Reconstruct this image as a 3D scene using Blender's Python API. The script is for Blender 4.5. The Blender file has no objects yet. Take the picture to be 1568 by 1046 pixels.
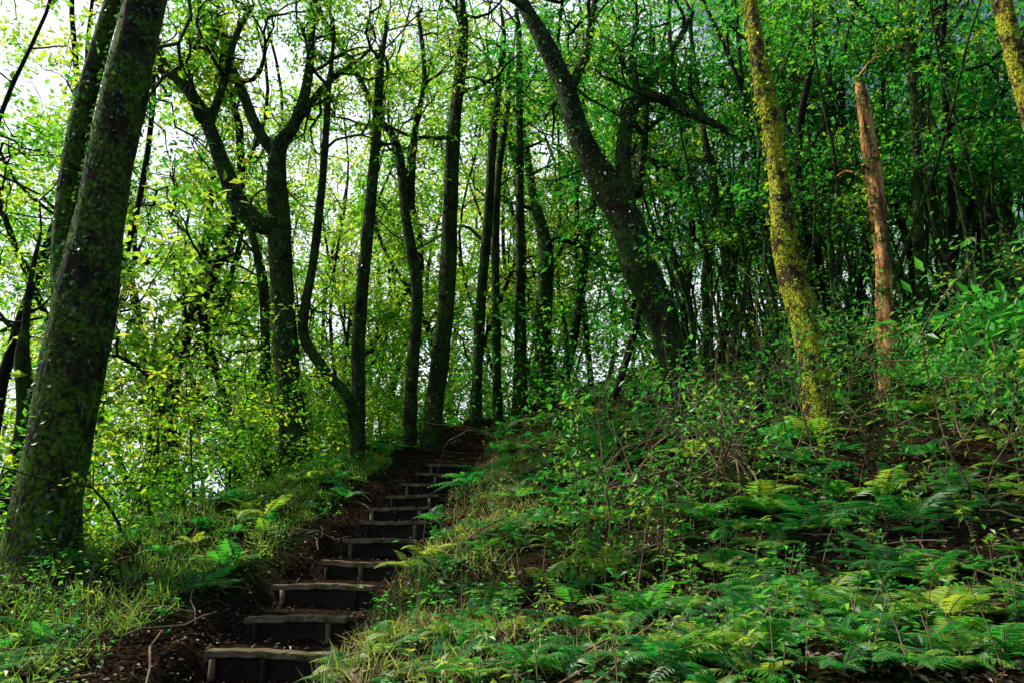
import bpy, math, random, bmesh
import numpy as np
from mathutils import Vector
random.seed(7); rng=np.random.default_rng(7)
sc=bpy.context.scene
COL=sc.collection
# ---------------------------------------------------------------- camera
EYE=np.array([0.,0.,1.6]); PITCH=math.radians(15); F=1045.0
cam=bpy.data.cameras.new("camera"); camo=bpy.data.objects.new("camera",cam); COL.objects.link(camo)
cam.lens=24; cam.sensor_width=36; cam.clip_end=3000; cam.clip_start=.05
camo.location=EYE; camo.rotation_euler=(math.pi/2+PITCH,0,0); sc.camera=camo
def P(u,v,Y):
    xc=(u-784)/F; yc=(523-v)/F
    k=math.cos(PITCH)-yc*math.sin(PITCH)
    return np.array([Y*xc/k, Y, EYE[2]+Y*(math.sin(PITCH)+yc*math.cos(PITCH))/k])
def cull(C,mx=.8,mz=.2):
    C=np.asarray(C,float)
    return C[(np.abs(C[:,0])<.84*C[:,1]+mx)&(C[:,2]<1.6+.90*C[:,1]+mz)]
# ---------------------------------------------------------------- terrain height
def p_(y): return np.interp(y,[-400,-5,5,7,22,60,400],[-.1,-.1,.27,.38,4.87,12,12])
def hit(u,v,fn,y0=3,y1=70):
    for Y in np.arange(y0,y1,.02):
        q=P(u,v,Y)
        if q[2]<=fn(q[0],Y): return q
    return P(u,v,y1)
stepspec=[(413,1001,176),(455,947,142),(495,898,146),(557,863,120),(582,828,102),(602,800,98),(608,779,82),(632,760,76),(652,742,68),(668,727,60),(683,713,54)]
steps=[]
for u,v,w in stepspec:
    q=hit(u,v,lambda x,y:p_(y),5)
    steps.append((q[0],q[1],q[2],w*q[1]/F*1.04))
SY=np.array([s[1] for s in steps]); SX=np.array([s[0] for s in steps]); SZ=np.array([s[2] for s in steps])
prev=SZ[0]-.24
py=[-400,-5,5,SY[0]-.04]; pz=[-.1,-.1,prev-.03,prev]
for i in range(len(steps)):
    py+= [SY[i]+.05]; pz+=[SZ[i]-.01]
    if i+1<len(steps): py+=[SY[i+1]-.04]; pz+=[SZ[i]+.02]
py+=[22,60,400]; pz+=[4.87,12,12]
def xc_(y): return np.interp(y,np.concatenate([[-10,3,5.5],SY,[22,30]]),np.concatenate([[-1.6,-2.0,-2.3],SX,[-1.0,-1.0]]))
def xe_(y): return np.interp(y,[0,9,14,17,22,28,40,80],[-5.6,-5.5,-3.7,-3.1,-.8,2,7,20])
def ss(t): t=np.clip(t,0,1); return t*t*(3-2*t)
def H(x,y):
    x=np.asarray(x,float); y=np.asarray(y,float)
    xc=xc_(y); base=p_(y)
    c=np.interp(y,[0,3,9],[.07,.12,.27])
    d=np.maximum(x-(xc+.72),0); d=45*np.tanh(d/45)
    lat=c*d+.16*(1-np.exp(-d/.35))
    e=np.maximum(xe_(y)-x,0); s=np.sqrt(e*e+1)-1
    drop=17*np.tanh(.5*s/17)
    n=.09*np.sin(1.7*x+.6*y)*np.sin(1.3*y-.5*x)+.05*np.sin(4.1*x+2.3*y+1)*np.sin(3.7*y-1.9*x)+.02*np.sin(9.3*x-4*y)*np.sin(8.1*y+5*x)
    left=.10*ss((-(x-xc)-.7)/.9)
    h=base+lat-drop+left+n
    pp=np.interp(y,py,pz)+n*.15
    m=(1-ss((np.abs(x-xc)-.6)/.3))*ss((19-y)/2)
    return h*(1-m)+pp*m
def Hf(x,y): return float(H(x,y))
def patch(x,y): # slow density variation of the undergrowth
    return .5+.5*math.sin(1.3*x+.4*y+1)*math.sin(1.1*y-.7*x+2)+.25*math.sin(2.9*x-1.7*y)
# ---------------------------------------------------------------- material helpers
def newmat(name):
    m=bpy.data.materials.new(name); m.use_nodes=True; nt=m.node_tree; nt.nodes.clear()
    out=nt.nodes.new("ShaderNodeOutputMaterial"); return m,nt,out
def ramp(nt,fac,stops):
    r=nt.nodes.new("ShaderNodeValToRGB"); e=r.color_ramp.elements
    while len(e)<len(stops): e.new(.5)
    for i,(p,c) in enumerate(stops): e[i].position=p; e[i].color=(*c,1)
    nt.links.new(fac,r.inputs[0]); return r.outputs[0]
def noise(nt,scale,detail=4,rough=.6,vec=None):
    n=nt.nodes.new("ShaderNodeTexNoise"); n.inputs['Scale'].default_value=scale; n.inputs['Detail'].default_value=detail; n.inputs['Roughness'].default_value=rough
    if vec is None:
        t=nt.nodes.new("ShaderNodeTexCoord"); vec=t.outputs['Object']
    nt.links.new(vec,n.inputs['Vector']); return n.outputs['Fac']
def leafmat(name,dif,tra,mix=.5,gloss=.04,rough=.45):
    m,nt,out=newmat(name)
    a=nt.nodes.new("ShaderNodeAttribute"); a.attribute_name="var"
    n=len(dif)
    cd=ramp(nt,a.outputs['Fac'],[(i/(n-1),c) for i,c in enumerate(dif)])
    ct=ramp(nt,a.outputs['Fac'],[(i/(n-1),c) for i,c in enumerate(tra)])
    D=nt.nodes.new("ShaderNodeBsdfDiffuse"); T=nt.nodes.new("ShaderNodeBsdfTranslucent"); G=nt.nodes.new("ShaderNodeBsdfGlossy")
    G.inputs['Roughness'].default_value=rough
    nt.links.new(cd,D.inputs[0]); nt.links.new(ct,T.inputs[0])
    x=nt.nodes.new("ShaderNodeMixShader"); x.inputs[0].default_value=mix
    nt.links.new(D.outputs[0],x.inputs[1]); nt.links.new(T.outputs[0],x.inputs[2])
    y=nt.nodes.new("ShaderNodeMixShader"); y.inputs[0].default_value=gloss
    nt.links.new(x.outputs[0],y.inputs[1]); nt.links.new(G.outputs[0],y.inputs[2])
    nt.links.new(y.outputs[0],out.inputs[0]); return m
def solidmat(name,stops,scale,bump=.5,bscale=None,rough=.9,stretch=(1,1,1),moss=None,mossrange=(.45,.6),mscale=2.2,dist=.03):
    m,nt,out=newmat(name)
    t=nt.nodes.new("ShaderNodeTexCoord"); mp=nt.nodes.new("ShaderNodeMapping"); mp.inputs['Scale'].default_value=stretch
    nt.links.new(t.outputs['Object'],mp.inputs[0])
    f=noise(nt,scale,4,.65,mp.outputs[0]); c=ramp(nt,f,stops)
    if moss:
        g=noise(nt,mscale,3,.7); g2=noise(nt,mscale*9,3,.7)
        mr=nt.nodes.new("ShaderNodeMapRange"); mr.inputs[1].default_value=mossrange[0]; mr.inputs[2].default_value=mossrange[1]
        ad=nt.nodes.new("ShaderNodeMath"); ad.operation='MULTIPLY_ADD'; ad.inputs[1].default_value=.35; 
        nt.links.new(g2,ad.inputs[0]); 
        s2=nt.nodes.new("ShaderNodeMath"); s2.operation='MULTIPLY'; s2.inputs[1].default_value=.65; nt.links.new(g,s2.inputs[0]); nt.links.new(s2.outputs[0],ad.inputs[2])
        nt.links.new(ad.outputs[0],mr.inputs[0])
        mc=ramp(nt,g2,[(.35,moss[0]),(.65,moss[1])])
        mx=nt.nodes.new("ShaderNodeMix"); mx.data_type='RGBA'
        nt.links.new(mr.outputs[0],mx.inputs[0]); nt.links.new(c,mx.inputs[6]); nt.links.new(mc,mx.inputs[7]); c=mx.outputs[2]
    b=nt.nodes.new("ShaderNodeBsdfPrincipled"); b.inputs['Roughness'].default_value=rough; b.inputs['Specular IOR Level'].default_value=.2
    nt.links.new(c,b.inputs['Base Color'])
    bp=nt.nodes.new("ShaderNodeBump"); bp.inputs['Strength'].default_value=bump; bp.inputs['Distance'].default_value=dist
    nt.links.new(noise(nt,bscale or scale*2,3,.7,mp.outputs[0]),bp.inputs['Height']); nt.links.new(bp.outputs[0],b.inputs['Normal'])
    nt.links.new(b.outputs[0],out.inputs[0]); return m
M_bark=solidmat("bark_dark",[(.3,(.006,.005,.004)),(.55,(.020,.015,.010)),(.75,(.055,.038,.027))],9,1,14,stretch=(1,1,.25),moss=((.012,.03,.004),(.06,.13,.010)),mossrange=(.43,.57),dist=.05)
M_twin=solidmat("bark_moss_green",[(.3,(.008,.006,.005)),(.55,(.028,.020,.013)),(.75,(.11,.06,.035))],9,1,14,stretch=(1,1,.2),moss=((.012,.035,.005),(.13,.25,.015)),mossrange=(.43,.56),dist=.06,mscale=1.8)
M_bark2=solidmat("bark_far",[(.3,(.008,.006,.005)),(.7,(.03,.022,.016))],6,0.3,9,stretch=(1,1,.3))
M_mossy=solidmat("bark_mossy",[(.3,(.015,.010,.006)),(.6,(.08,.05,.025))],10,1,22,stretch=(1,1,.4),moss=((.05,.08,.005),(.70,.68,.03)),mossrange=(.45,.525),mscale=3.6,dist=.09)
M_orange=solidmat("bark_peeling",[(.34,(.04,.018,.012)),(.45,(.42,.15,.05)),(.60,(.90,.48,.20))],5,1,12,stretch=(1.6,1.6,.3),moss=((.012,.016,.008),(.10,.14,.02)),mossrange=(.50,.55),mscale=3,dist=.07)
M_twig=solidmat("twig_bark",[(.3,(.09,.06,.035)),(.7,(.30,.22,.13))],6,.3)
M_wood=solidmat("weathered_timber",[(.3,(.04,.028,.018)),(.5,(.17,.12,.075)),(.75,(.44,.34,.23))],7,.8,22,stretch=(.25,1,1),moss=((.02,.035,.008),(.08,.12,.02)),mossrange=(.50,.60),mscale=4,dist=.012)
M_woodd=solidmat("shaded_timber",[(.3,(.010,.007,.005)),(.7,(.04,.028,.018))],8,.7,20,stretch=(.3,1,1),dist=.01)  # timber darkened for step fronts, their shade put into the colour
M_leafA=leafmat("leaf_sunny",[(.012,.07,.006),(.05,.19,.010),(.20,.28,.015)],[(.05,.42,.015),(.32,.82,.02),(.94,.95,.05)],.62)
M_leafF=leafmat("leaf_pale_haze",[(.02,.11,.010),(.09,.24,.018),(.26,.34,.03)],[(.10,.55,.03),(.50,.90,.05),(.95,.97,.12)],.62)  # far leaves paler and yellower, distance haze put into their colour
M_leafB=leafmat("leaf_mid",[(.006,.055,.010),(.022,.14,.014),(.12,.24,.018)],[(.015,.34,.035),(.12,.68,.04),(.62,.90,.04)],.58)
M_leafC=leafmat("leaf_glossy",[(.010,.04,.012),(.02,.08,.018),(.04,.11,.02)],[(.03,.22,.03),(.08,.38,.04),(.2,.50,.04)],.4,.10,.3)
M_fern=leafmat("fern_leaf",[(.010,.12,.022),(.050,.29,.03),(.28,.42,.035)],[(.03,.50,.06),(.18,.80,.06),(.80,.92,.07)],.48,.05)
M_grass=leafmat("grass_blade",[(.04,.20,.015),(.16,.26,.03),(.44,.31,.14)],[(.18,.60,.04),(.55,.68,.08),(.74,.55,.24)],.45,.04)
M_dry=leafmat("dead_leaf",[(.010,.006,.004),(.055,.026,.012),(.36,.23,.13)],[(.02,.012,.006),(.12,.05,.015),(.34,.20,.08)],.2,.05,.45)
# ground
m,nt,out=newmat("forest_soil")
n1=noise(nt,1.1,3,.7); n2=noise(nt,26,4,.7); 
c1=ramp(nt,n2,[(.3,(.006,.0045,.003)),(.5,(.022,.014,.009)),(.66,(.070,.042,.024)),(.78,(.19,.12,.075))])
c2=ramp(nt,n2,[(.3,(.005,.010,.003)),(.7,(.020,.042,.008))])
mr=nt.nodes.new("ShaderNodeMapRange"); mr.inputs[1].default_value=.44; mr.inputs[2].default_value=.58; nt.links.new(n1,mr.inputs[0])
at=nt.nodes.new("ShaderNodeAttribute"); at.attribute_name="path"
iv=nt.nodes.new("ShaderNodeMath"); iv.operation='SUBTRACT'; iv.inputs[0].default_value=1; nt.links.new(at.outputs['Fac'],iv.inputs[1])
mu=nt.nodes.new("ShaderNodeMath"); mu.operation='MULTIPLY'; nt.links.new(iv.outputs[0],mu.inputs[0]); nt.links.new(mr.outputs[0],mu.inputs[1])
mx=nt.nodes.new("ShaderNodeMix"); mx.data_type='RGBA'; nt.links.new(mu.outputs[0],mx.inputs[0]); nt.links.new(c1,mx.inputs[6]); nt.links.new(c2,mx.inputs[7])
b=nt.nodes.new("ShaderNodeBsdfDiffuse")
bp=nt.nodes.new("ShaderNodeBump"); bp.inputs['Strength'].default_value=.9; bp.inputs['Distance'].default_value=.04
nt.links.new(noise(nt,18,4,.75),bp.inputs['Height']); nt.links.new(bp.outputs[0],b.inputs['Normal'])
nt.links.new(mx.outputs[2],b.inputs[0]); nt.links.new(b.outputs[0],out.inputs[0]); M_soil=m
# ---------------------------------------------------------------- mesh helpers
TOTAL=0
def mkmesh(name,V,Fq,mat,var=None,smooth=False,parent=None,vattr=None):
    global TOTAL
    me=bpy.data.meshes.new(name); nv=len(V); nf=len(Fq); TOTAL+=nf
    me.vertices.add(nv); me.vertices.foreach_set('co',np.ascontiguousarray(V,dtype=np.float32).ravel())
    me.loops.add(nf*4); me.loops.foreach_set('vertex_index',np.ascontiguousarray(Fq,dtype=np.int32).ravel())
    me.polygons.add(nf); me.polygons.foreach_set('loop_start',np.arange(0,nf*4,4,dtype=np.int32))
    me.polygons.foreach_set('use_smooth',np.full(nf,smooth))
    me.update(calc_edges=True)
    if var is not None:
        a=me.attributes.new("var",'FLOAT','FACE'); a.data.foreach_set('value',np.asarray(var,dtype=np.float32))
    if vattr is not None:
        a=me.attributes.new("path",'FLOAT','POINT'); a.data.foreach_set('value',np.asarray(vattr,dtype=np.float32))
    me.materials.append(mat)
    o=bpy.data.objects.new(name,me); COL.objects.link(o)
    if parent: o.parent=parent
    return o
def empty(name):
    o=bpy.data.objects.new(name,None); o.empty_display_size=.2; COL.objects.link(o); return o
def nrm(a): return a/np.maximum(np.linalg.norm(a,axis=-1,keepdims=True),1e-9)
class Leaves:
    def __init__(s): s.V=[]; s.var=[]; s.n=0
    def add(s,B,D,N,L,W,var,fold=.12,droop=.1,mid=.45):
        S=nrm(np.cross(D,N)); L=np.asarray(L)[:,None]; W=np.asarray(W)[:,None]
        a=B; m=B+D*L*mid; l=m+S*W*.5+N*W*fold; r=m-S*W*.5+N*W*fold; t=B+D*L-N*L*droop
        s.V.append(np.stack([a,l,t,r],1).reshape(-1,3)); s.var.append(np.clip(var,0,1)); s.n+=len(B)
    def build(s,name,mat,parent=None):
        V=np.concatenate(s.V); Fq=np.arange(len(V)).reshape(-1,4)
        return mkmesh(name,V,Fq,mat,np.concatenate(s.var),False,parent)
def cluster(LV,C,per,rad,size,flat=.4,vb=None,asp=.5,up=1.0,docull=True,keep=1.0):
    C=np.asarray(C,float)
    if len(C)==0: return
    if docull: C=cull(C)
    if keep<1: C=C[rng.random(len(C))<keep]
    n=len(C)
    if n==0: return
    cv=rng.random(n)**1.6*.8 if vb is None else vb+rng.random(n)*.3
    r=rad*rng.uniform(.5,1.5,n)
    M=n*per; ci=np.repeat(np.arange(n),per)
    tilt=rng.normal(size=(n,2))*.5
    off=rng.normal(size=(M,3))*r[ci][:,None]*np.array([.6,.6,.6*flat])
    off[:,2]+=off[:,0]*tilt[ci,0]+off[:,1]*tilt[ci,1]
    B=C[ci]+off
    N=nrm(np.array([0,0,up])+rng.normal(size=(M,3))*.65)
    R=rng.normal(size=(M,3))*.7+off/ r[ci][:,None]; D=nrm(R-N*np.sum(R*N,1,keepdims=True)+np.array([0,0,-.1]))
    N=nrm(N-D*np.sum(N*D,1,keepdims=True))
    L=size*rng.uniform(.6,1.35,M)
    LV.add(B,D,N,L,L*asp,cv[ci]+rng.random(M)*.3)
class Tubes:
    def __init__(s): s.V=[]; s.F=[]; s.o=0
    def tube(s,pts,rad,sides=8,wob=0.,flare=0.):
        pts=np.asarray(pts,float); rad=np.asarray(rad,float); n=len(pts)
        T=nrm(np.gradient(pts,axis=0)); u=np.cross(T[0],[0.3,.9,.1]); u=u/np.linalg.norm(u)
        U=np.empty((n,3))
        for i in range(n):
            u=u-T[i]*(u@T[i]); u=u/np.linalg.norm(u); U[i]=u
        W=np.cross(T,U); a=np.arange(sides)*2*math.pi/sides
        R=np.repeat(rad[:,None],sides,1)
        sl=np.concatenate([[0],np.cumsum(np.linalg.norm(np.diff(pts,axis=0),axis=1))])
        if wob>0:
            ph=rng.random(6)*6.28
            R=R*(1+wob*(np.sin(3*a[None]+ph[0]+sl[:,None]*1.3)*.5+np.sin(2*a[None]+ph[1]-sl[:,None]*2.1)*.5+.5*np.sin(5*a[None]+ph[2]+sl[:,None]*3.7)+.35*np.sin(a[None]*7+sl[:,None]*7+ph[3])))
        if flare>0:
            ph=rng.random()*6.28
            R=R*(1+flare*np.exp(-sl[:,None]/.32)*(1+.45*np.sin(4*a[None]+ph)+.25*np.sin(7*a[None]+ph)))
        V=pts[:,None]+R[...,None]*(np.cos(a)[None,:,None]*U[:,None]+np.sin(a)[None,:,None]*W[:,None])
        s.V.append(V.reshape(-1,3))
        i=np.arange(n-1)[:,None]*sides; j=np.arange(sides)[None]; k=(j+1)%sides
        s.F.append((np.stack([i+j,i+k,i+sides+k,i+sides+j],-1).reshape(-1,4))+s.o); s.o+=n*sides
    def build(s,name,mat,parent=None): return mkmesh(name,np.concatenate(s.V),np.concatenate(s.F),mat,None,True,parent)
def smooth(pts,rad,k=5):
    pts=np.asarray(pts,float); rad=np.asarray(rad,float); n=len(pts); op=[];orr=[]
    for i in range(n-1):
        p0=pts[max(i-1,0)];p1=pts[i];p2=pts[i+1];p3=pts[min(i+2,n-1)]
        for t in np.arange(k)/k:
            op.append(.5*((2*p1)+(-p0+p2)*t+(2*p0-5*p1+4*p2-p3)*t*t+(-p0+3*p1-3*p2+p3)*t**3)); orr.append(rad[i]*(1-t)+rad[i+1]*t)
    op.append(pts[-1]); orr.append(rad[-1]); return np.array(op),np.array(orr)
def grow(TB,start,d,length,r0,depth,tips,sides=6,wand=.28,up=.12,nch=4):
    n=7; pts=[np.array(start,float)]; d=np.array(d,float)
    for i in range(n-1):
        d=d+rng.normal(size=3)*wand+np.array([0,0,up]); d/=np.linalg.norm(d); pts.append(pts[-1]+d*length/(n-1))
    rad=np.linspace(r0,r0*.35,n); TB.tube(pts,rad,sides)
    if depth==0:
        tips+= [pts[3],pts[5],pts[6]]; return
    for c in range(nch):
        i=int(rng.integers(2,n)); dd=pts[i]-pts[i-1]; dd=dd/np.linalg.norm(dd)+rng.normal(size=3)*.75
        dd[2]+=.1; dd/=np.linalg.norm(dd)
        grow(TB,pts[i],dd,length*rng.uniform(.4,.65),r0*.5,depth-1,tips,max(4,sides-1),wand,up,nch)
    tips.append(pts[-1])
# ---------------------------------------------------------------- terrain mesh
def axis(parts):
    a=[np.arange(s,e,st) for s,e,st in parts]; return np.concatenate(a)
gx=axis([(-1500,-200,130),(-200,-40,16),(-40,-12,1.0),(-12,-4.5,.3),(-4.5,1,.09),(1,12,.2),(12,40,.8),(40,200,16),(200,1501,130)])
gy=axis([(-600,-40,80),(-40,0,4),(0,4,.4),(4,18,.07),(18,40,.35),(40,80,2),(80,200,15),(200,2001,150)])
X,Y=np.meshgrid(gx,gy); Z=H(X,Y)
V=np.stack([X,Y,Z],-1).reshape(-1,3); ny,nx=X.shape
i=np.arange(ny-1)[:,None]*nx; j=np.arange(nx-1)[None]
Fq=np.stack([i+j,i+j+1,i+nx+j+1,i+nx+j],-1).reshape(-1,4)
pm=1-ss((np.abs(X-xc_(Y))-.6)/.6)
mkmesh("ground",V,Fq,M_soil,None,True,None,pm.reshape(-1))
# ---------------------------------------------------------------- staircase
st=empty("wooden_staircase")
def plank(name,cx,cy,cz,sx,sy,sz,rz,mat,rx=0):
    bm=bmesh.new(); bmesh.ops.create_cube(bm,size=1)
    bmesh.ops.subdivide_edges(bm,edges=[e for e in bm.edges if abs((e.verts[0].co-e.verts[1].co).x)>.5],cuts=13)
    for v in bm.verts: v.co=Vector((v.co.x*sx,v.co.y*sy,v.co.z*sz))
    bmesh.ops.bevel(bm,geom=[e for e in bm.edges if len(e.link_faces)==2 and e.calc_face_angle(0)>1],offset=min(sy,sz)*.14,segments=2,affect='EDGES')
    ph=random.random()*9
    for v in bm.verts:
        v.co.y+=.012*math.sin(v.co.x*9+ph)+.005*math.sin(v.co.x*31+ph)
        v.co.z+=.010*math.sin(v.co.x*5+ph*2)+.005*math.sin(v.co.x*23+v.co.y*40)
    me=bpy.data.meshes.new(name); bm.to_mesh(me); bm.free(); me.materials.append(mat)
    o=bpy.data.objects.new(name,me); COL.objects.link(o); o.location=(cx,cy,cz); o.rotation_euler=(rx,random.uniform(-.03,.03),rz); o.parent=st
for i,(x,y,z,w) in enumerate(steps):
    rz=random.uniform(-.14,.14); 
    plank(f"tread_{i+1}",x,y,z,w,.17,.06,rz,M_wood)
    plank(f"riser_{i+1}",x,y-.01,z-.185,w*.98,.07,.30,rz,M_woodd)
    for k,f in enumerate((-.38,.33) if i%3 else (-.42,-.02,.4)):
        T=Tubes(); bx=x+f*w; by=y-.068+f*w*math.sin(rz)
        T.tube([[bx,by,z-.38],[bx+.004,by,z-.2],[bx-.003,by,z-.035],[bx-.003,by,z-.034]],[.034,.032,.031,.001],9,.08); T.build(f"stake_{i+1}_{k+1}",M_woodd if (i+k)%2 else M_wood,st)
# ---------------------------------------------------------------- named trees
def tree(name,spec,Yd,mat=M_bark,leafmatl=M_leafB,nbr=7,brl=2.8,f0=.4,per=34,csize=.125,crad=.40,limbs=(),extend=2,ivy=0,flare=.5,yl=0.,wob=.09,leaves=True,ivmat=None,depth=2,sides=16,jit=1.0,keep=.28,lbr=5,docull=True):
    e=empty(name); TB=Tubes(); LV=Leaves(); tips=[]
    def conv(sp,Y0,yl):
        n=len(sp); pts=[];rad=[]
        for k,(u,v,w) in enumerate(sp):
            yy=Y0+yl*k/max(n-1,1); pts.append(P(u,v,yy)); rad.append(w*yy/F*.5)
        return pts,rad
    pts,rad=conv(spec,Yd,yl)
    g=Hf(pts[0][0],pts[0][1]); 
    if pts[0][2]>g-.1: pts.insert(0,np.array([pts[0][0],pts[0][1],g-.15])); rad.insert(0,rad[0]*1.02)
    if pts[1][2]<g: pts[1][2]=g+.05 if pts[2][2]>g+.1 else pts[1][2]
    if extend:
        d=nrm(pts[-1]-pts[-2]+np.array([0,0,.5])); 
        pts.append(pts[-1]+d*extend*.5); rad.append(rad[-1]*.7); pts.append(pts[-1]+nrm(d+rng.normal(size=3)*.2)*extend*.5); rad.append(rad[-1]*.5)
    for k in range(2,len(pts)-1): # natural crookedness
        pts[k]=pts[k]+rng.normal(size=3)*rad[k]*np.array([.3,.8,0])*jit
    sp,sr=smooth(pts,rad,7); TB.tube(sp,sr,sides,wob,flare)
    allp=[(sp,sr)]
    for lb in limbs:
        lp,lr=conv(lb[0],Yd+lb[1],lb[2]); a,b_=smooth(lp,lr,5); TB.tube(a,b_,10,wob*.8); allp.append((a,b_))
        for q in range(lbr):
            k=int(rng.integers(len(a)//3,len(a))); dd=nrm(rng.normal(size=3)+np.array([0,0,.6])); grow(TB,a[k],dd,rng.uniform(1.2,2.4),b_[k]*.6,depth,tips,6,.4,.08,3)
    n=len(sp)
    for q in range(nbr):
        k=int(n*(f0+(1-f0)*(q+rng.random())/nbr)); k=min(k,n-1)
        an=rng.random()*6.28; dd=nrm(np.array([math.cos(an),math.sin(an),rng.uniform(.2,.9)]))
        grow(TB,sp[k],dd,brl*rng.uniform(.6,1.3),max(sr[k]*.45,.02),depth,tips,6,.4,.06,3)
    TB.build("trunk",mat,e)
    if leaves and tips: cluster(LV,np.array(tips)+rng.normal(size=(len(tips),3))*.12,per,crad,csize,keep=keep,docull=docull)
    if LV.n: LV.build("crown",leafmatl,e)
    if ivy:
        IV=Leaves()
        for (a,r) in allp:
            m_=int(ivy*len(a)/len(sp)); k=rng.random(m_)*(len(a)-1.01); i0=k.astype(int); f=(k-i0)[:,None]
            c=a[i0]*(1-f)+a[i0+1]*f; rr=(r[i0]*1.02)[:,None]; T=nrm(a[i0+1]-a[i0])
            R=rng.normal(size=(m_,3)); R=nrm(R-T*np.sum(R*T,1,keepdims=True))
            D=nrm(-T*.5+rng.normal(size=(m_,3))*.5+R*.35); N=nrm(R+rng.normal(size=(m_,3))*.35); N=nrm(N-D*np.sum(N*D,1,keepdims=True))
            L=rng.uniform(.05,.11,m_); IV.add(c+R*(rr+.01),D,N,L,L*.55,rng.random(m_))
        IV.build("ivy",ivmat or M_leafC,e)
    return e
tree("twin_trunk_tree",[(58,905,104),(76,760,88),(108,570,92),(138,430,86),(166,270,70),(196,120,72),(232,-40,66)],9.0,mat=M_twin,nbr=6,brl=3.4,f0=.9,ivy=1500,flare=.35,sides=26,jit=.05,lbr=1,extend=4,keep=.34,docull=False,  # unseen boughs above the frame, added to cast dapples on the right bank
     limbs=[([(112,500,50),(98,400,40),(112,250,36),(140,120,32),(180,-20,28)],-.1,.4)],leafmatl=M_leafB,wob=.05)
tree("forked_tree",[(458,752,46),(444,600,40),(432,470,36),(430,350,38),(428,240,28),(452,190,20),(470,120,16),(478,40,12)],15,ivy=900,leafmatl=M_leafA,nbr=6,brl=2.4,f0=.65,jit=.35,keep=.26,lbr=5,
     limbs=[([(432,345,34),(395,342,34),(362,305,30),(340,250,26),(320,195,24),(290,140,20),(250,100,16),(235,40,12)],0,-1),
            ([(424,240,22),(395,200,20),(375,150,17),(350,90,14),(330,20,11)],0,.8),
            ([(320,195,16),(345,120,13),(360,60,11),(385,10,9)],-.4,0),([(452,190,14),(500,130,11),(540,100,9)],0,.5)])
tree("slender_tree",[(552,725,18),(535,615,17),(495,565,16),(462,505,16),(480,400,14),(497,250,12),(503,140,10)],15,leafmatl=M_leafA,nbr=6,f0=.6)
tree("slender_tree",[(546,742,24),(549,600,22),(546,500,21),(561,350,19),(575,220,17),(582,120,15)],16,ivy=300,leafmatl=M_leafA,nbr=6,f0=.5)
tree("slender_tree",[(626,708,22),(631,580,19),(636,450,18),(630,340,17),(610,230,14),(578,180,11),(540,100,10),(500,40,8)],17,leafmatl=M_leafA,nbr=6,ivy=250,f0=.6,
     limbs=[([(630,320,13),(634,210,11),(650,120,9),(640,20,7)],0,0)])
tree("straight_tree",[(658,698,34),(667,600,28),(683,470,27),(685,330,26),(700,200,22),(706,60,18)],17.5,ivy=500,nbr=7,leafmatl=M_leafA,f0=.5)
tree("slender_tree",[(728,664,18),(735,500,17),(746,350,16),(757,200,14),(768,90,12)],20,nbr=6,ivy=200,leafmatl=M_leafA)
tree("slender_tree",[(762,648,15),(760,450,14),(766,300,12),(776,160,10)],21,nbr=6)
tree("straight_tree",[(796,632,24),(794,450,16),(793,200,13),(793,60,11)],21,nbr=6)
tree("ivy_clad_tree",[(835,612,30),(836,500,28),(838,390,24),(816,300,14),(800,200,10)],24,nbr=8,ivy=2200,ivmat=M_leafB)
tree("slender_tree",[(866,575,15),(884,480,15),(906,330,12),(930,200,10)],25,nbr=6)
tree("leaning_tree",[(1046,645,28),(1034,570,44),(1014,480,50),(984,415,54),(955,340,56),(920,270,44),(888,200,40),(862,130,34),(832,60,30),(795,-10,24)],14,ivy=1500,leafmatl=M_leafB,nbr=5,brl=2.6,f0=.7,sides=18,jit=.4,lbr=5,keep=.3,
     limbs=[([(965,345,34),(955,260,28),(958,200,25),(972,160,22),(1005,150,18),(1050,172,16),(1092,190,14),(1135,215,10)],0,-.5),
            ([(970,165,18),(1005,110,14),(1035,70,12),(1060,20,10)],-.1,.6),
            ([(872,140,20),(898,80,16),(908,20,13),(920,-40,10)],0,.4),
            ([(975,300,18),(985,220,16),(990,150,12),(1000,60,9)],.2,1)])
tree("mossy_tree",[(1262,695,50),(1250,590,44),(1226,480,40),(1202,370,38),(1192,270,33),(1178,180,30),(1160,80,28),(1143,-20,26)],9.6,mat=M_mossy,nbr=4,f0=.9,ivy=900,flare=.3,ivmat=M_leafA,sides=24,yl=.3,wob=.13,jit=.15,extend=3,docull=False)  # unculled crown out of view, added to shade the ground farther right
tree("broken_trunk",[(1358,615,24),(1355,500,22),(1352,400,24),(1342,310,24),(1330,210,22),(1318,140,18),(1312,118,6)],11,mat=M_orange,nbr=2,brl=.8,f0=.4,extend=0,flare=.3,leaves=False,wob=.2,ivy=240,ivmat=M_leafB,depth=1,jit=.15)
tree("dark_tree",[(1515,420,36),(1508,330,34),(1486,230,30),(1452,120,28),(1430,-10,24)],19,nbr=6,ivy=300,leafmatl=M_leafC,jit=.3,f0=.6)
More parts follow.
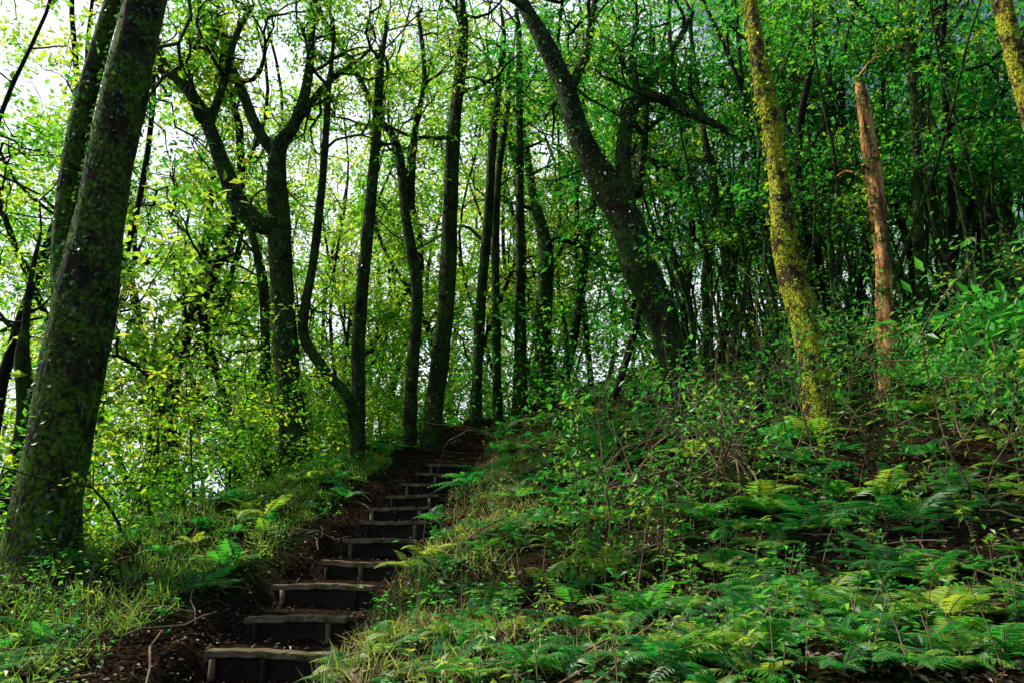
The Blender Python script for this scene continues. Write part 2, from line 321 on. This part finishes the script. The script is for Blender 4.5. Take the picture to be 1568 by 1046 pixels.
for sp_,Y_ in [([(1418,560,20),(1408,400,18),(1395,250,16),(1400,100,13),(1380,0,11)],15),([(1170,560,16),(1185,400,15),(1168,250,13),(1150,120,11),(1165,0,9)],17),
               ([(1290,520,14),(1275,400,13),(1262,250,11),(1270,100,10),(1245,0,8)],18),([(1088,560,14),(1078,430,13),(1092,300,11),(1075,200,10),(1060,60,8)],18),
               ([(1130,540,12),(1112,430,12),(1122,330,10),(1140,200,9),(1130,60,7)],19),([(1450,520,18),(1438,380,16),(1418,230,14),(1405,80,12),(1385,-10,10)],17),
               ([(1215,560,13),(1222,420,12),(1240,300,11),(1232,150,9),(1250,20,7)],19),([(1558,430,16),(1540,300,15),(1530,180,13),(1500,60,11)],19)]:
    tree("dark_tree",sp_,Y_,nbr=5,leafmatl=M_leafB,f0=.55)
tree("mossy_tree",[(1660,560,40),(1600,250,36),(1556,90,32),(1530,-20,30)],8.0,mat=M_mossy,nbr=2,f0=.9,leafmatl=M_leafB,ivy=200,ivmat=M_leafA,jit=.2)
tree("forked_tree",[(236,860,34),(238,700,30),(242,600,26),(262,545,20),(296,480,17),(312,400,14),(322,310,11)],20,nbr=8,f0=.3,leafmatl=M_leafA,jit=.4,
     limbs=[([(240,600,20),(220,540,16),(205,450,13),(190,380,10)],0,.5),([(252,590,14),(300,530,11),(345,450,9),(370,360,7)],0,-1)])
tree("slender_tree",[(2,780,30),(18,650,26),(34,550,22),(38,500,12)],13,nbr=4,f0=.6,leafmatl=M_leafA)
tree("slender_tree",[(408,760,16),(412,600,15),(405,450,13),(380,330,10)],18,nbr=6,f0=.3,leafmatl=M_leafA)
# ---------------------------------------------------------------- forest masses
def mass(name,N,regionfn,hr,LM,leafn,csize,crad,rr,f0=.12,nb=(9,13),brl=.16,lean=.12,sides=6,keep=.32):
    e=empty(name); TB=Tubes(); LV=Leaves(); tips=[]; c=0
    while c<N:
        x,y=regionfn(); 
        if x is None: continue
        c+=1; g=Hf(x,y); h=rng.uniform(*hr); r=rng.uniform(*rr)
        n=9; ll=rng.normal(size=2)*lean; tt=np.linspace(0,1,n); ph=rng.random(2)*6; am=rng.uniform(.2,.9)
        pts=np.stack([x+ll[0]*h*tt+am*np.sin(tt*9+ph[0]),y+ll[1]*h*tt+am*np.sin(tt*7+ph[1]),g-.2+h*tt],1)
        a,b=smooth(pts,np.linspace(r,r*.3,n),2); TB.tube(a,b,sides,.06)
        for q in range(int(rng.integers(*nb))):
            k=int(len(a)*(f0+(1-f0)*rng.random())); k=min(k,len(a)-1); an=rng.random()*6.28
            grow(TB,a[k],nrm(np.array([math.cos(an),math.sin(an),rng.uniform(-.1,.7)])),h*brl*rng.uniform(.5,1.3),b[k]*.55,1,tips,4,.38,.03,nch=3)
    tips=cull(np.array(tips)+rng.normal(size=(len(tips),3))*.2); tips=tips[rng.random(len(tips))<keep]
    per=max(8,int(leafn/len(tips))); TB.build("trunks",M_bark2,e); cluster(LV,tips,per,crad,csize,.55); LV.build("foliage",LM,e)
def reg_valley():
    y=rng.uniform(18,46); x=rng.uniform(-.9*y-2,xe_(y)-1.5)
    if y<25 and x>-.25*y-2: return None,None
    return x,y
def reg_valley2():
    y=rng.uniform(26,50); x=rng.uniform(-.45*y,xe_(y)+2); return x,y
def reg_hill():
    y=rng.uniform(16,44); lo=max(xe_(y)+1,.12*y+1); x=rng.uniform(lo,.95*y+2)
    return x,y
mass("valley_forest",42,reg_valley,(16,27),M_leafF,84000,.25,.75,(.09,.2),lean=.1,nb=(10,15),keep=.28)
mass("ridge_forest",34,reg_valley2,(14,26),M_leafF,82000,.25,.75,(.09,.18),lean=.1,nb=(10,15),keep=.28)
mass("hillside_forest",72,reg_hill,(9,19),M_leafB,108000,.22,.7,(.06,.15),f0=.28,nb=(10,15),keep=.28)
# understory behind the ridge
LV=Leaves(); C=[]
for k in range(1250):
    y=rng.uniform(19,42); x=rng.uniform(xe_(y)-9,.8*y)
    C.append([x,y,Hf(x,y)+4.0*rng.random()**1.4])
cluster(LV,C,34,.65,.17,.6); LV.build("understory_shrubs",M_leafB)
# thicket of thin stems
TB=Tubes(); tips=[]
for k in range(130):
    y=rng.uniform(12,26); x=rng.uniform(.22*y,.8*y); g=Hf(x,y); h=rng.uniform(3,10)
    n=8; tt=np.linspace(0,1,n); dx,dy=rng.normal(size=2)*.16
    pts=np.stack([x+dx*h*tt**1.5+.2*np.sin(tt*8+k),y+dy*h*tt+.2*np.cos(tt*7+k),g-.1+h*tt],1)
    TB.tube(pts,np.linspace(rng.uniform(.03,.075),.012,n),6); 
    for q in range(3): grow(TB,pts[rng.integers(3,8)],nrm(rng.normal(size=3)+np.array([0,0,.8])),rng.uniform(.8,1.8),.016,1,tips,4,nch=2)
e=empty("sapling_thicket"); TB.build("stems",M_bark,e); LV=Leaves(); cluster(LV,tips,24,.38,.12,keep=.42); LV.build("foliage",M_leafB,e)
# bushes along the left drop
TB=Tubes(); LV=Leaves(); C=[]
for k in range(560):
    y=rng.uniform(9,24); x=xe_(y)-rng.uniform(.3,7)
    C.append([x,y,Hf(x,y)+rng.uniform(.1,2.0)])
cluster(LV,C,36,.42,.12,.6)
tips=[]
for k in range(38):
    y=rng.uniform(9,20); x=xe_(y)-rng.uniform(.2,5); g=Hf(x,y)
    grow(TB,[x,y,g-.1],nrm(np.array([rng.normal()*.3,rng.normal()*.3,1])),rng.uniform(1.5,3.8),rng.uniform(.015,.03),1,tips,5,.18,.05,4)
cluster(LV,tips,20,.3,.10,.6,keep=.7)
e=empty("hillside_bushes"); LV.build("foliage",M_leafA,e); TB.build("stems",M_bark,e)
# bushy saplings on the right bank
TB=Tubes(); LV=Leaves(); tips=[]
for k in range(75):
    y=rng.uniform(6.5,17); x=rng.uniform(max(.5,.08*y),.85*y); g=Hf(x,y)
    grow(TB,[x,y,g-.05],nrm(np.array([rng.normal()*.25,rng.normal()*.25,1])),rng.uniform(.6,1.8),rng.uniform(.008,.018),1,tips,5,.16,.05,4)
cluster(LV,tips,12,.22,.09,.6,keep=.75)
e=empty("bank_saplings"); LV.build("foliage",M_fern,e); TB.build("stems",M_twig,e)
# dead tangled branches on the bank
TB=Tubes()
for k in range(100):
    y=rng.uniform(8,14); x=rng.uniform(.12*y,.55*y); g=Hf(x,y); dd=nrm(np.array([rng.normal()*.6,rng.normal()*.5,rng.uniform(.5,1.2)])); 
    t_=[]; grow(TB,[x,y,g-.05],dd,rng.uniform(.7,2.4),.014,1,t_,4,.25,-.08,2)
TB.build("dead_branches",M_twig)
TB=Tubes()
for k in range(240):
    y=rng.uniform(4,13); x=rng.uniform(-.75*y,.8*y); an=rng.random()*3.14; L=rng.uniform(.3,1.3); n=6
    if abs(x-xc_(y))<.8: continue
    tt=np.linspace(-.5,.5,n); px=x+np.cos(an)*L*tt+.03*np.sin(tt*9+k); pyy=y+np.sin(an)*L*tt
    TB.tube(np.stack([px,pyy,H(px,pyy)+.02+rng.uniform(0,.1)],1),np.full(n,rng.uniform(.004,.012)),5)
TB.build("fallen_sticks",M_twig)
# ---------------------------------------------------------------- ferns
def fern(LV,TBs,x,y,size,nf=9,var=.4,z=None):
    z=Hf(x,y) if z is None else z
    a0=rng.random()*6.28
    for f in range(nf):
        an=a0+f*6.283/nf+rng.normal()*.25; L=size*rng.uniform(.75,1.2); el=rng.uniform(.45,1.2)
        n=20 if y<9 else 14; t=np.linspace(.0,1,n+1); hx=L*(t*math.cos(el)+.18*t*t); hz=L*(t*math.sin(el)-t*t*rng.uniform(.35,.75))
        dirv=np.array([math.cos(an),math.sin(an),0]); bend=rng.normal()*.15
        side=np.array([-math.sin(an),math.cos(an),0])
        R=np.array([x,y,z+.02])+hx[:,None]*dirv+(bend*L*t*t)[:,None]*side+np.stack([0*t,0*t,hz],1)
        T=nrm(np.gradient(R,axis=0)); S=nrm(np.cross(T,[0,0,1])); N=nrm(np.cross(S,T))
        TBs.tube(R[::5],np.linspace(.004,.0015,len(R[::5])),3)
        k=t>.14; env=np.sin(np.clip((1.04-t)*1.25,0,1)*math.pi*.5)**.9*np.clip((t-.05)*5,0,1)*.28*L
        for sg in (1,-1):
            D=nrm(S*sg+T*.45-N*.12+rng.normal(size=S.shape)*.06)
            NN=nrm(N-D*np.sum(N*D,1,keepdims=True))
            LV.add(R[k],D[k],NN[k],np.maximum(env[k],.01),np.full(k.sum(),L/n*1.0),np.full(k.sum(),var+rng.normal()*.12)+rng.normal(size=k.sum())*.06,fold=.05,droop=.12,mid=.35)
def fern_named(u,v,size,nf,var):
    q=hit(u,v,Hf,2.5); LV=Leaves(); T=Tubes(); fern(LV,T,q[0],q[1],size,nf,var); e=empty("fern"); LV.build("fronds",M_fern,e); T.build("stalks",M_twig,e)
for u,v,s,n_,va in [(1110,1000,.45,9,.85),(1450,960,.5,9,.85),(1010,1030,.4,8,.3),(1310,960,.45,8,.3),(1370,880,.6,8,.3),(1180,790,.65,8,.4),(930,890,.6,9,.95),(720,745,.7,9,.4),(660,800,.5,7,.4),
                     (800,690,.8,8,.5),(885,650,.8,8,.3),(70,985,.5,8,.4),(1075,800,.6,8,.4),(600,1000,.32,7,.5),(680,1040,.32,7,.85),(1200,985,.45,8,.3),(340,870,.5,8,.5),(1540,1010,.4,8,.4),(1400,1035,.35,8,.5),(1290,1040,.3,7,.3)]:
    fern_named(u,v,s,n_,va)
LV=Leaves(); T=Tubes()
cnt=0
while cnt<800:
    y=3.7+20*rng.random()**1.15; x=rng.uniform(-.3*y,.85*y+.5)
    if x<xc_(y)+.95: 
        lo=max(-.8*y,xe_(y)-1); hi=xc_(y)-1.1
        if hi<=lo: continue
        x=rng.uniform(lo,hi)
    if rng.random()>patch(x,y)*1.1+(.3 if y<5.5 else 0): continue
    fern(LV,T,x,y,rng.uniform(.2,.5)*(1.6 if rng.random()<.25 and y>6.5 else 1)*(.75 if y<5 else 1),int(rng.integers(3,9)),rng.random()**1.6); cnt+=1
e=empty("fern_undergrowth"); LV.build("fronds",M_fern,e); T.build("stalks",M_twig,e)
# ---------------------------------------------------------------- broadleaf weeds
LV=Leaves(); TB=Tubes(); cnt=0
while cnt<1400:
    y=3.6+20*rng.random()**1.2; x=rng.uniform(-.8*y,.9*y)
    if abs(x-xc_(y))<.95 and y<17.5: continue
    if x<xe_(y)-1: continue
    if rng.random()>1.2-patch(x,y)*.7: continue
    cnt+=1
    g=Hf(x,y); h=rng.uniform(.08,.45)*(2.4 if rng.random()<.2 and y>6 else 1); dx,dy=rng.normal(size=2)*.25*h
    n=int(rng.integers(6,15)*(1+h)); t=rng.uniform(.2,1,n)
    TB.tube([[x,y,g-.02],[x+dx*.4,y+dy*.4,g+h*.5],[x+dx,y+dy,g+h]],[.006,.004,.002],3)
    rr=.12*h*rng.normal(size=(n,2))
    B=np.stack([x+dx*t+rr[:,0],y+dy*t+rr[:,1],g+h*t],1); D=nrm(np.concatenate([rng.normal(size=(n,2)),rng.uniform(-.3,.6,(n,1))],1)); N=nrm(np.array([0,0,1])+rng.normal(size=(n,3))*.3); N=nrm(N-D*np.sum(N*D,1,keepdims=True))
    L=rng.uniform(.04,.09,n)*rng.uniform(.7,1.2); LV.add(B,D,N,L,L*rng.uniform(.35,.6),np.full(n,rng.random()**1.7*.8)+rng.random(n)*.25,droop=.2)
e=empty("woodland_weeds"); LV.build("leaves",M_fern,e); TB.build("stems",M_twig,e)
# big leaf shrub right edge
LV=Leaves(); TB=Tubes(); tips=[]
bx,by=6.3,7.5; bz=Hf(bx,by)
for k in range(5): grow(TB,[bx,by,bz-.1],nrm(np.array([rng.normal()*.3-.1,rng.normal()*.3,1.3])),rng.uniform(1.5,2.1),.02,1,tips,5,.15,.05,3)
cluster(LV,tips,16,.28,.2,.7,vb=.15,asp=.38,docull=False)
e=empty("broadleaf_shrub"); LV.build("leaves",M_fern,e); TB.build("stems",M_twig,e)
# ---------------------------------------------------------------- grass
def grass(name,N,fn,mat,hr=(.12,.35),vr=(0,1)):
    LV=Leaves(); xs=[];ys=[]
    for k in range(N):
        x,y=fn()
        m_=12; xs.append(x+rng.normal(size=m_)*.07); ys.append(y+rng.normal(size=m_)*.07)
    x=np.concatenate(xs); y=np.concatenate(ys); n=len(x); z=H(x,y)
    D=nrm(np.stack([rng.normal(size=n)*.7,rng.normal(size=n)*.7,np.ones(n)],1)); N_=nrm(np.cross(D,rng.normal(size=(n,3))))
    L=rng.uniform(hr[0],hr[1],n); LV.add(np.stack([x,y,z-.01],1),D,N_,L,rng.uniform(.006,.014,n),rng.uniform(vr[0],vr[1],n),droop=.4,mid=.4)
    LV.build(name,mat)
def gl():
    y=rng.uniform(5,16); lo=xe_(y)-1.2; x=lo+rng.random()*max(.1,xc_(y)-1.3-lo); return x,y
def gr():
    y=rng.uniform(4.5,17); x=xc_(y)+.85+abs(rng.normal())*1.1; return x,y
grass("grass_verge",800,gl,M_grass,(.1,.34),(0,.5))
grass("grass_tufts",480,gr,M_grass,(.1,.28),(.35,1))
# ---------------------------------------------------------------- leaf litter
LV=Leaves(); n=60000
y=2.5+18*rng.random(n)**1.4; x=rng.uniform(-.85,.9,n)*y; k=(x>xe_(y)-2)&((np.abs(x-xc_(y))>.5)|(rng.random(n)<.35)); x=x[k]; y=y[k]; n=len(x)
z=H(x,y)+rng.uniform(.005,.04,n); D=nrm(np.concatenate([rng.normal(size=(n,2)),rng.normal(size=(n,1))*.25],1)); N=nrm(np.array([0,0,1])+rng.normal(size=(n,3))*.35); N=nrm(N-D*np.sum(N*D,1,keepdims=True))
L=rng.uniform(.035,.08,n); LV.add(np.stack([x,y,z],1),D,N,L,L*.5,rng.random(n)**1.9,fold=.2); LV.build("leaf_litter",M_dry)
# ---------------------------------------------------------------- light
AZ=math.radians(-72); EL=math.radians(47)
w=bpy.data.worlds.new("World"); sc.world=w; w.use_nodes=True; nt=w.node_tree; bg=nt.nodes['Background']
sky=nt.nodes.new("ShaderNodeTexSky"); sky.sky_type='NISHITA'; sky.sun_disc=False; sky.sun_elevation=EL; sky.sun_rotation=AZ; sky.dust_density=2; sky.air_density=1.0
# cloud bank added to whiten the sky gaps, thinned overhead for ground contrast
tc=nt.nodes.new("ShaderNodeTexCoord"); cn=nt.nodes.new("ShaderNodeTexNoise"); cn.inputs['Scale'].default_value=3.2; cn.inputs['Detail'].default_value=7; cn.inputs['Roughness'].default_value=.6
nt.links.new(tc.outputs['Generated'],cn.inputs['Vector'])
dp=nt.nodes.new("ShaderNodeVectorMath"); dp.operation='DOT_PRODUCT'; dp.inputs[1].default_value=(-.22,.26,-.26); nt.links.new(tc.outputs['Generated'],dp.inputs[0])
ma=nt.nodes.new("ShaderNodeMath"); ma.operation='ADD'; nt.links.new(dp.outputs['Value'],ma.inputs[0]); nt.links.new(cn.outputs['Fac'],ma.inputs[1])
cr=nt.nodes.new("ShaderNodeMapRange"); cr.inputs[1].default_value=.42; cr.inputs[2].default_value=.56; nt.links.new(ma.outputs[0],cr.inputs[0])
cm=nt.nodes.new("ShaderNodeMix"); cm.data_type='RGBA'; cm.inputs[7].default_value=(9.8,10.5,11.6,1)
nt.links.new(cr.outputs[0],cm.inputs[0]); nt.links.new(sky.outputs[0],cm.inputs[6]); nt.links.new(cm.outputs[2],bg.inputs[0]); bg.inputs[1].default_value=.13
to=Vector((math.sin(AZ)*math.cos(EL),math.cos(AZ)*math.cos(EL),math.sin(EL)))
sl=bpy.data.lights.new("sun","SUN"); sl.energy=5; sl.angle=math.radians(.5); sl.color=(1,.94,.80)
so=bpy.data.objects.new("sun",sl); COL.objects.link(so); so.rotation_euler=to.to_track_quat('Z','Y').to_euler(); so.location=to*50
sc.view_settings.view_transform='Standard'; sc.view_settings.look='None'; sc.view_settings.exposure=0
print("TOTAL faces",TOTAL)
